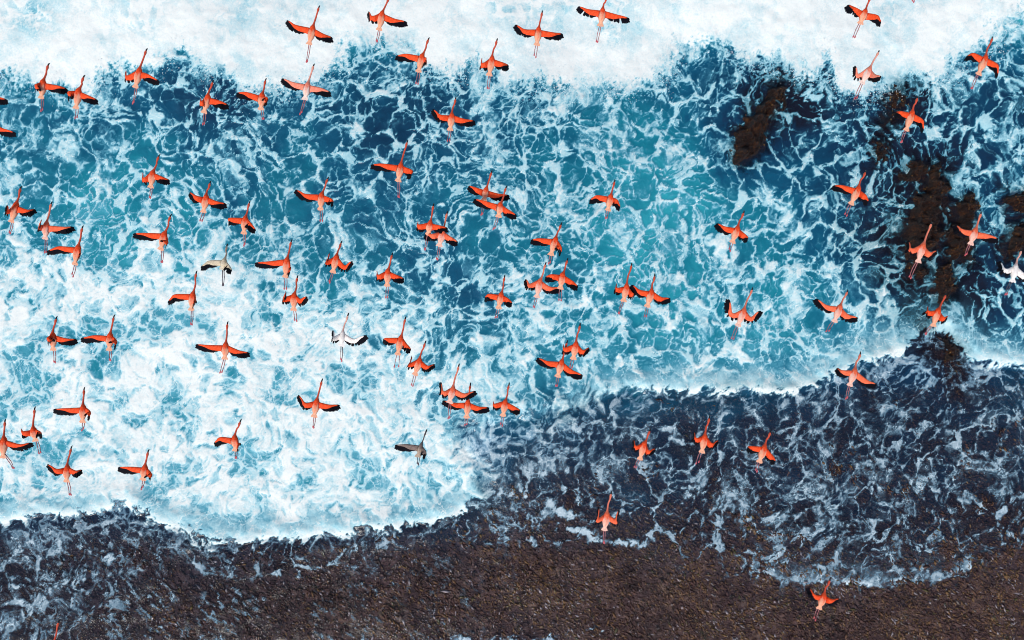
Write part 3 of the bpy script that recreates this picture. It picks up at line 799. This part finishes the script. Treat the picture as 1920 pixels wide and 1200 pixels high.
for i, (poly, h, label) in enumerate(ROCKS):
    build_rock(poly, h * 0.75, label, 20 + i * 3)

# ------------------------------------------------------------------ spray thrown off the breaker's edge
def spray_material():
    T = Tree('spray')
    return T.out((0.86, 0.89, 0.90), 0.6, 0.3)
N = 60000
sx, sy = RNG.uniform(-23, 23, N), RNG.uniform(8.0, 13.2, N)
u, v = w2p(sx, sy)
a1, a2, a3 = layout(u, v)
k = RNG.random(N) < np.exp(-((a1 + 0.25) / 0.55) ** 2) * 0.75 * sstep(0.4, 0.62, fbm(sx * 1.4, sy * 0.8, 4, 101))
sx, sy, a1 = sx[k], sy[k], a1[k]
spr = scatter('spray_droplets', np.stack([sx, sy, 0.12 + 0.45 * RNG.random(len(sx)) ** 1.5 + 0.15 * np.clip(a1, 0, 2)], -1), 0.007 + 0.016 * RNG.random(len(sx)) ** 2, spray_material(), None, 0.9)
spr['kind'] = 'stuff'

# ------------------------------------------------------------------ flamingos
def plumage(name, wing, back, neck):
    T = Tree(name)
    p = T.attr('pale'); nk = T.attr('neck')
    obj = T.t.nodes.new('ShaderNodeTexCoord').outputs['Object']
    n = T.noise(obj, 22.0, 3, 0.6)
    n2 = T.noise(T.mapping(obj, sc=(3.0, 0.6, 1.0)), 20.0, 2, 0.6)
    pale = T.sm(0.18, 0.80, p + (n2 - 0.5) * 0.75 + (n - 0.5) * 0.5)
    w2 = tuple(min(1, c * 1.35 + 0.008) for c in wing)
    c = T.mixc(T.sm(0.4, 0.65, n), wing, w2)
    c = T.mixc(pale, c, back)
    c = T.mixc(nk, c, neck)
    return T.out(c, 0.75, 0.2, T.bump(n2, 0.3, 0.01))
def plain(name, col, rough=0.6, spec=0.3):
    T = Tree(name)
    n = T.noise(T.pos, 30.0, 2, 0.6)
    return T.out(T.mixc(n, tuple(c * 0.75 for c in col), tuple(min(1, c * 1.25) for c in col)), rough, spec)
def feather_mat(name, col):
    T = Tree(name)
    n = T.noise(T.pos, 45.0, 2, 0.6)
    return T.out(T.mixc(n, tuple(c * 0.6 for c in col), tuple(min(1, c * 1.4) for c in col)), 0.75, 0.10)

PLUM = {
    'o': plumage('orange_plumage', (0.75, 0.066, 0.012), (0.84, 0.42, 0.27), (0.60, 0.085, 0.045)),
    'r': plumage('red_orange_plumage', (0.70, 0.050, 0.010), (0.82, 0.34, 0.20), (0.55, 0.065, 0.035)),
    'c': plumage('coral_plumage', (0.80, 0.13, 0.055), (0.86, 0.52, 0.42), (0.74, 0.20, 0.13)),
    'p': plumage('pale_pink_plumage', (0.80, 0.22, 0.14), (0.86, 0.66, 0.58), (0.78, 0.34, 0.26)),
    'w': plumage('white_plumage', (0.78, 0.70, 0.66), (0.84, 0.80, 0.77), (0.80, 0.40, 0.32)),
    'j': plumage('cream_plumage', (0.52, 0.44, 0.32), (0.68, 0.60, 0.46), (0.30, 0.22, 0.18)),
    'g': plumage('grey_brown_plumage', (0.17, 0.125, 0.11), (0.46, 0.36, 0.28), (0.10, 0.08, 0.08)),
}
BLACK = feather_mat('black_feathers', (0.0045, 0.004, 0.008))
BEAK = plain('beak_black', (0.012, 0.011, 0.014), 0.4)
LEG = plain('leg_skin', (0.42, 0.16, 0.17))
LEG_DARK = plain('dark_leg_skin', (0.09, 0.07, 0.09))
FOOT = plain('foot_skin', (0.52, 0.10, 0.12))
TAIL = {k: PLUM[k] for k in PLUM}
EYE = plain('eye', (0.6, 0.5, 0.1), 0.2, 0.6)

def smooth_path(pts, n):
    """even samples along a Catmull-Rom curve"""
    P = [pts[0] * 2 - pts[1]] + list(pts) + [pts[-1] * 2 - pts[-2]]
    out = []
    for i in range(1, len(P) - 2):
        for k in range(12):
            t = k / 12
            a, b, c, d = P[i - 1], P[i], P[i + 1], P[i + 2]
            out.append(0.5 * ((2 * b) + (c - a) * t + (2 * a - 5 * b + 4 * c - d) * t * t + (3 * b - a - 3 * c + d) * t ** 3))
    out.append(pts[-1].copy())
    L = [0.0]
    for a, b in zip(out[:-1], out[1:]): L.append(L[-1] + (b - a).length)
    res = []; j = 0
    for k in range(n):
        t = L[-1] * k / (n - 1)
        while j < len(L) - 2 and L[j + 1] < t: j += 1
        f = (t - L[j]) / max(L[j + 1] - L[j], 1e-6)
        res.append(out[j].lerp(out[j + 1], min(f, 1)))
    return res

def bird(kp, kind, label, rnd, sx=1, opts=''):
    """one flamingo; kp holds its joints as seen from above in photo pixels"""
    H, S, Tl, Ft, Lt, Rt, Lw, Rw = [Vector((q[0], q[1])) for q in kp]
    z0 = rnd.uniform(8.5, 9.3)
    def at(q, dz=0.0):
        k = (CAM_H - z0 - dz) / CAM_H
        x, y = p2w(q[0], q[1])
        return Vector((x * k, y * k, z0 + dz))
    s = at(S); t = at(Tl, -0.015); h = at(H, rnd.uniform(-0.06, 0.02)); f = at(Ft, -0.03)
    origin = s.lerp(t, 0.5)
    ax = (s - t).normalized()                            # body axis, towards the head
    up = Vector((0, 0, 1)); side = ax.cross(up).normalized(); up = side.cross(ax).normalized()
    verts, faces, mi, pale, neckv = [], [], [], [], []
    def add(v, p=0.0, nk=0.0):
        verts.append(v - origin); pale.append(p); neckv.append(nk); return len(verts) - 1
    # spine: beak base, head, neck, shoulders, back, rump
    nd = (s - h); nl = nd.length; nu = nd.normalized()
    nside = nu.cross(Vector((0, 0, 1))).normalized()
    bow = rnd.uniform(-0.02, 0.03)
    hb = h + nu * 0.075                                 # beak takes the first 7.5 cm
    neck_pts = [hb, h + nu * 0.14, h + nu * 0.22, h.lerp(s, 0.55) + nside * bow + Vector((0, 0, -0.02)), h.lerp(s, 0.85) + nside * bow * 0.6, s, s.lerp(t, 0.25), s.lerp(t, 0.62), t]
    M = 30
    path = smooth_path(neck_pts, M)
    tot = [0.0]
    for a, b in zip(path[:-1], path[1:]): tot.append(tot[-1] + (b - a).length)
    neck_len = (s - hb).length; body_len = max((t - s).length, 0.25)
    NS = 12
    rings = []
    for i, p in enumerate(path):
        d = tot[i] - neck_len                           # metres behind the shoulder
        if d < 0:
            q = tot[i]
            r = 0.0195 + 0.014 * math.exp(-((q - 0.055) / 0.045) ** 2) + 0.05 * max(0, 1 + d / 0.14) ** 2 + 0.007 * max(0, 1 + d / (neck_len + 1e-6))
            if i == 0: r = 0.020
            rw, rh = r, r * 1.05
        else:
            q = d / body_len
            rw = 0.072 + 0.027 * math.sin(math.pi * min(1, q * 1.15)) - 0.040 * max(0, q - 0.55) / 0.45
            rh = 0.074 + 0.022 * math.sin(math.pi * min(1, q * 1.1)) - 0.058 * max(0, q - 0.55) / 0.45
        if kind in 'gwj': rw *= 0.72 if kind == 'g' else 0.85
        a = path[max(i - 1, 0)]; b = path[min(i + 1, M - 1)]
        tang = (b - a).normalized()                     # towards the tail
        sd_ = (-tang).cross(Vector((0, 0, 1))).normalized(); u_ = sd_.cross(-tang).normalized()
        ring = []
        for k in range(NS):
            an = (k + 0.5) * 2 * math.pi / NS
            v = p + sd_ * (rw * math.cos(an)) + u_ * (rh * math.sin(an))
            q = max(0.0, d) / body_len
            pl = 0.0
            if d > 0.0:
                pl = min(1, max(0, q * 2.6)) * (0.9 if math.sin(an) > 0 else 0.6)
                if k in (2, 3): pl *= 0.62 if q < 0.8 else 0.9        # darker stripe down the spine
                if k in (0, 5): pl *= 0.65
            nk = min(1, max(0, -d / 0.12))
            ring.append(add(v, pl, nk))
        rings.append(ring)
    i_s = min(range(M), key=lambda i: abs(tot[i] - neck_len - 0.02))
    i_e = min(i_s + 4, M - 3)
    # make the wing root about 20 cm long whatever the sampling
    while tot[i_e] - tot[i_s] < 0.17 and i_e < M - 3: i_e += 1
    nspan = i_e - i_s
    for i in range(M - 1):
        for k in range(NS):
            k2 = (k + 1) % NS
            if i_s <= i < i_e and k in (5, 11): continue
            faces.append((rings[i][k], rings[i][k2], rings[i + 1][k2], rings[i + 1][k])); mi.append(0)
    faces.append(tuple(rings[0])); mi.append(0)
    faces.append(tuple(reversed(rings[-1]))); mi.append(0)
    feathers = []
    for sgn, wq, tq, ka, kb in ((-1, Lw, Lt, 5, 6), (1, Rw, Rt, 0, 11)):
        root_up = [rings[i][ka] for i in range(i_s, i_e + 1)]
        root_dn = [rings[i][kb] for i in range(i_s, i_e + 1)]
        root = (verts[root_up[0]] + verts[root_dn[0]]) * 0.5 + origin
        root_t = (verts[root_up[-1]] + verts[root_dn[-1]]) * 0.5 + origin
        flag = ('L' if sgn < 0 else 'R')
        up_tip = flag + 'u' in opts
        a = (at(wq) - root); a.z = 0
        dz1 = 0.75 * math.sqrt(max(0.0, 0.27 ** 2 - a.length ** 2))
        dz1 = dz1 if not (flag + 'd' in opts) else -dz1
        wr = at(wq, dz1)
        b = (at(tq) - at(wq)).length
        dz2 = 0.72 * math.sqrt(max(0.0, 0.42 ** 2 - b * b))
        tp = at(tq, dz1 + dz2 if up_tip else dz1 - dz2)
        lead = smooth_path([root, wr, wr.lerp(tp, 0.55) + ax * 0.012, tp], 15)
        chord0 = (root_t - root)
        secs = []
        n = 15
        stations = []
        for i in range(n):
            u = i / (n - 1)
            sp = (lead[min(i + 1, n - 1)] - lead[max(i - 1, 0)]).normalized()
            c = -ax; c = (c - sp * c.dot(sp))
            c = c.normalized() if c.length > 0.15 else chord0.normalized()
            nrm = (c.cross(sp) if sgn > 0 else sp.cross(c)).normalized()
            stations.append((u, lead[i], sp, c, nrm))
        cur_up, cur_dn = root_up, root_dn
        nr = len(root_up)
        stop = 0.86
        for i in range(1, n):
            u, lp, sp, c, nrm = stations[i]
            if u > stop: break
            bl = min(1, u / 0.16)
            ch = (0.185 + 0.0 * u) * (1 - bl) + bl * (0.160 - 0.062 * sstep(0.3, 0.6, np.array(u)).item() - 0.085 * max(0, (u - 0.5) / 0.5))
            ch = max(ch, 0.025)
            th = 0.030 * (1 - u) + 0.006
            ups, dns = [], []
            for k in range(nr):
                w = k / (nr - 1)
                base = lp + c * (ch * w)
                prof = math.sqrt(max(0, w + 0.03)) * (1.03 - w) * 2.2
                camber = -0.02 * w * w
                ups.append(add(base + nrm * (th * prof + camber + 0.004), 0.12 * max(0, 1 - u * 5) + 0.30 * max(0, 0.10 - abs(w - 0.35)) * 5 * (1 if rnd.random() < 0.5 else 0)))
                dns.append(add(base - nrm * (th * prof * 0.5 - camber), 0.25))
            for k in range(nr - 1):
                fa = (cur_up[k], cur_up[k + 1], ups[k + 1], ups[k]); fb = (cur_dn[k], dns[k], dns[k + 1], cur_dn[k + 1])
                faces.append(fa if sgn < 0 else fa[::-1]); faces.append(fb if sgn < 0 else fb[::-1]); mi += [0, 0]
            fa = (cur_up[0], ups[0], dns[0], cur_dn[0]); fb = (cur_up[-1], cur_dn[-1], dns[-1], ups[-1])
            faces.append(fa if sgn < 0 else fa[::-1]); faces.append(fb if sgn < 0 else fb[::-1]); mi += [0, 0]
            cur_up, cur_dn = ups, dns
        capf = tuple(cur_up + cur_dn[::-1])
        faces.append(capf if sgn < 0 else capf[::-1]); mi.append(0)
        # flight feathers: secondaries along the trailing edge, primaries fanning to the tip
        fv, ff = [], []
        NF = 22
        for k in range(NF):
            u = 0.14 + 0.86 * k / (NF - 1)
            if 'm' in opts and k in (6, 11, 12): continue
            i = min(int(u * (n - 1)), n - 2); fr = u * (n - 1) - i
            lp = stations[i][1].lerp(stations[i + 1][1], fr); sp, c, nrm = stations[i][2], stations[i][3], stations[i][4]
            turn = max(0.0, (u - 0.42) / 0.58) ** 1.25
            dirv = (c * math.cos(turn * 1.32) + sp * math.sin(turn * 1.32)).normalized()
            back = 0.075 * (1 - u) + 0.012
            ln = (0.205 - back) + 0.02 * math.sin(u * 3.1) if u < 0.45 else 0.150 + 0.045 * math.sin((u - 0.45) / 0.55 * 2.6)
            if u > 0.93: ln *= 0.55
            ln *= rnd.uniform(0.94, 1.05)
            if u < 0.3: ln *= 0.72 + 0.28 * (u - 0.14) / 0.16
            b0 = lp + c * back * (1.0 if u < 0.8 else 0.6) - sp * (0.09 * turn) - nrm * (0.006 + 0.0012 * (k % 3))
            wd = 0.031 - 0.004 * turn
            wdir = dirv.cross(nrm).normalized()
            j = len(fv)
            for q, wq_ in ((0.0, 0.75), (0.55, 1.0), (0.85, 0.8), (1.0, 0.18)):
                p = b0 + dirv * (ln * q) - nrm * (0.012 * q * q)
                fv.append(p - wdir * wd * wq_ - origin); fv.append(p + nrm * 0.003 - origin); fv.append(p + wdir * wd * wq_ - origin)
            for q in range(3):
                a0 = j + q * 3
                ff.append((a0, a0 + 1, a0 + 4, a0 + 3)); ff.append((a0 + 1, a0 + 2, a0 + 5, a0 + 4))
        feathers.append((fv, ff))
    # legs trailed behind
    legd = (f - t); ld = legd.normalized()
    lside = ld.cross(Vector((0, 0, 1))).normalized()
    spread = rnd.uniform(0.012, 0.032) * (2.0 if 's' in opts else 1.0)
    for e in (-1, 1):
        a0 = t + (s - t) * 0.18 + lside * (0.018 * e) - up * 0.02
        b0 = f + lside * (spread * e) + ld * (rnd.uniform(-0.05, 0.03)); kn = a0.lerp(b0, 0.52) + lside * (0.01 * e) + Vector((0, 0, -0.02))
        pth = [(a0, 0.015, 0.015), (a0.lerp(kn, 0.5), 0.012, 0.012), (kn - ld * 0.015, 0.010, 0.010), (kn, 0.015, 0.014), (kn + ld * 0.02, 0.0095, 0.0095), (kn.lerp(b0, 0.6), 0.009, 0.009),
               (b0 - ld * 0.085, 0.010, 0.010), (b0 - ld * 0.065, 0.014, 0.010), (b0 - ld * 0.03, 0.024, 0.008), (b0, 0.010, 0.006)]
        prev = None
        for i, (p, rw, rh) in enumerate(pth):
            ring = [add(p + lside * (rw * math.cos(q)) + Vector((0, 0, 1)) * (rh * math.sin(q)), 0.0, 0.0) for q in (0.5, 1.57, 2.64, 3.64, 4.71, 5.78)]
            if prev:
                for k in range(6):
                    faces.append((prev[k], ring[k], ring[(k + 1) % 6], prev[(k + 1) % 6])); mi.append(2 if i >= 7 else 1)
            else:
                faces.append(tuple(ring)); mi.append(1)
            prev = ring
        faces.append(tuple(reversed(prev))); mi.append(2)
    root = bpy.data.objects.new('flamingo', None)
    root.empty_display_size = 0.2
    root.location = origin; COL.objects.link(root)
    root['label'] = label; root['category'] = 'flamingo'; root['group'] = 'flamingos flying over the surf'
    lm = LEG_DARK if kind in 'wjg' else LEG
    body = mesh_from('body', verts, faces, [PLUM[kind], lm, FOOT if kind not in 'jg' else LEG_DARK], root, True, mi, {'pale': pale, 'neck': neckv})
    for fv, ff in feathers:
        o = mesh_from('flight_feathers', fv, ff, [BLACK], root)
        o['kind'] = 'stuff'
    # beak: thick at the base, bent down to a black tip
    bv, bf = [], []
    prev = None
    for q, r, dz in ((-0.012, 0.020, 0.0), (0.02, 0.021, -0.002), (0.045, 0.020, -0.008), (0.072, 0.016, -0.022), (0.092, 0.006, -0.040)):
        p = hb - nu * q + Vector((0, 0, dz))
        ring = []
        for k in range(6):
            an = k * math.pi / 3
            bv.append(p + nside * (r * math.cos(an)) + Vector((0, 0, 1)) * (r * math.sin(an)) - origin); ring.append(len(bv) - 1)
        if prev:
            for k in range(6): bf.append((prev[k], prev[(k + 1) % 6], ring[(k + 1) % 6], ring[k]))
        prev = ring
    bf.append(tuple(prev))
    mesh_from('beak', bv, bf, [BEAK], root)
    # tail: a short square fan of eight feathers
    tv, tf = [], []
    for k in range(8):
        an = (k - 3.5) * 0.13
        dv = (-ax * math.cos(an) + side * math.sin(an))
        wv = dv.cross(up).normalized()
        b0 = t + ax * 0.07 + side * (0.010 * (k - 3.5)) + up * (0.014 - 0.002 * abs(k - 3.5))
        ln = 0.115 * rnd.uniform(0.9, 1.08)
        j = len(tv)
        for q, wq_ in ((0, 0.6), (0.6, 1.0), (0.92, 0.9), (1.0, 0.4)):
            p = b0 + dv * ln * q
            tv += [p - wv * 0.016 * wq_ - origin, p + up * 0.003 - origin, p + wv * 0.016 * wq_ - origin]
        for q in range(3):
            a0 = j + q * 3
            tf.append((a0, a0 + 1, a0 + 4, a0 + 3)); tf.append((a0 + 1, a0 + 2, a0 + 5, a0 + 4))
    mesh_from('tail_feathers', tv, tf, [PLUM[kind]], root, True, None, {'pale': [0.95] * len(tv), 'neck': [0.0] * len(tv)})
    # eyes either side of the head
    for e in (-1, 1):
        c = h + nu * 0.125 + nside * (0.034 * e) + Vector((0, 0, 0.008))
        mesh_from('eye', [c + Vector(v) * 0.006 - origin for v in OCT_V], [tuple(int(i) for i in q) for q in OCT_F], [EYE], root)

TILE = {'A': (0, 0), 'B': (640, 0), 'C': (1280, 0), 'D': (0, 400), 'E': (640, 400), 'G': (1280, 400), 'P': (0, 800), 'Q': (640, 800), 'R': (1280, 800)}
rb = random.Random(3)
for row in FLOCK.strip().splitlines():
    head, label = row.split('|')
    q = head.split()
    ox, oy = TILE[q[0]]
    kp = [tuple(float(c) / 3 + o for c, o in zip(w_.split(','), (ox, oy))) for w_ in q[2:10]]
    bird(kp, q[1], label.strip(), rb, opts=' '.join(q[10:]))
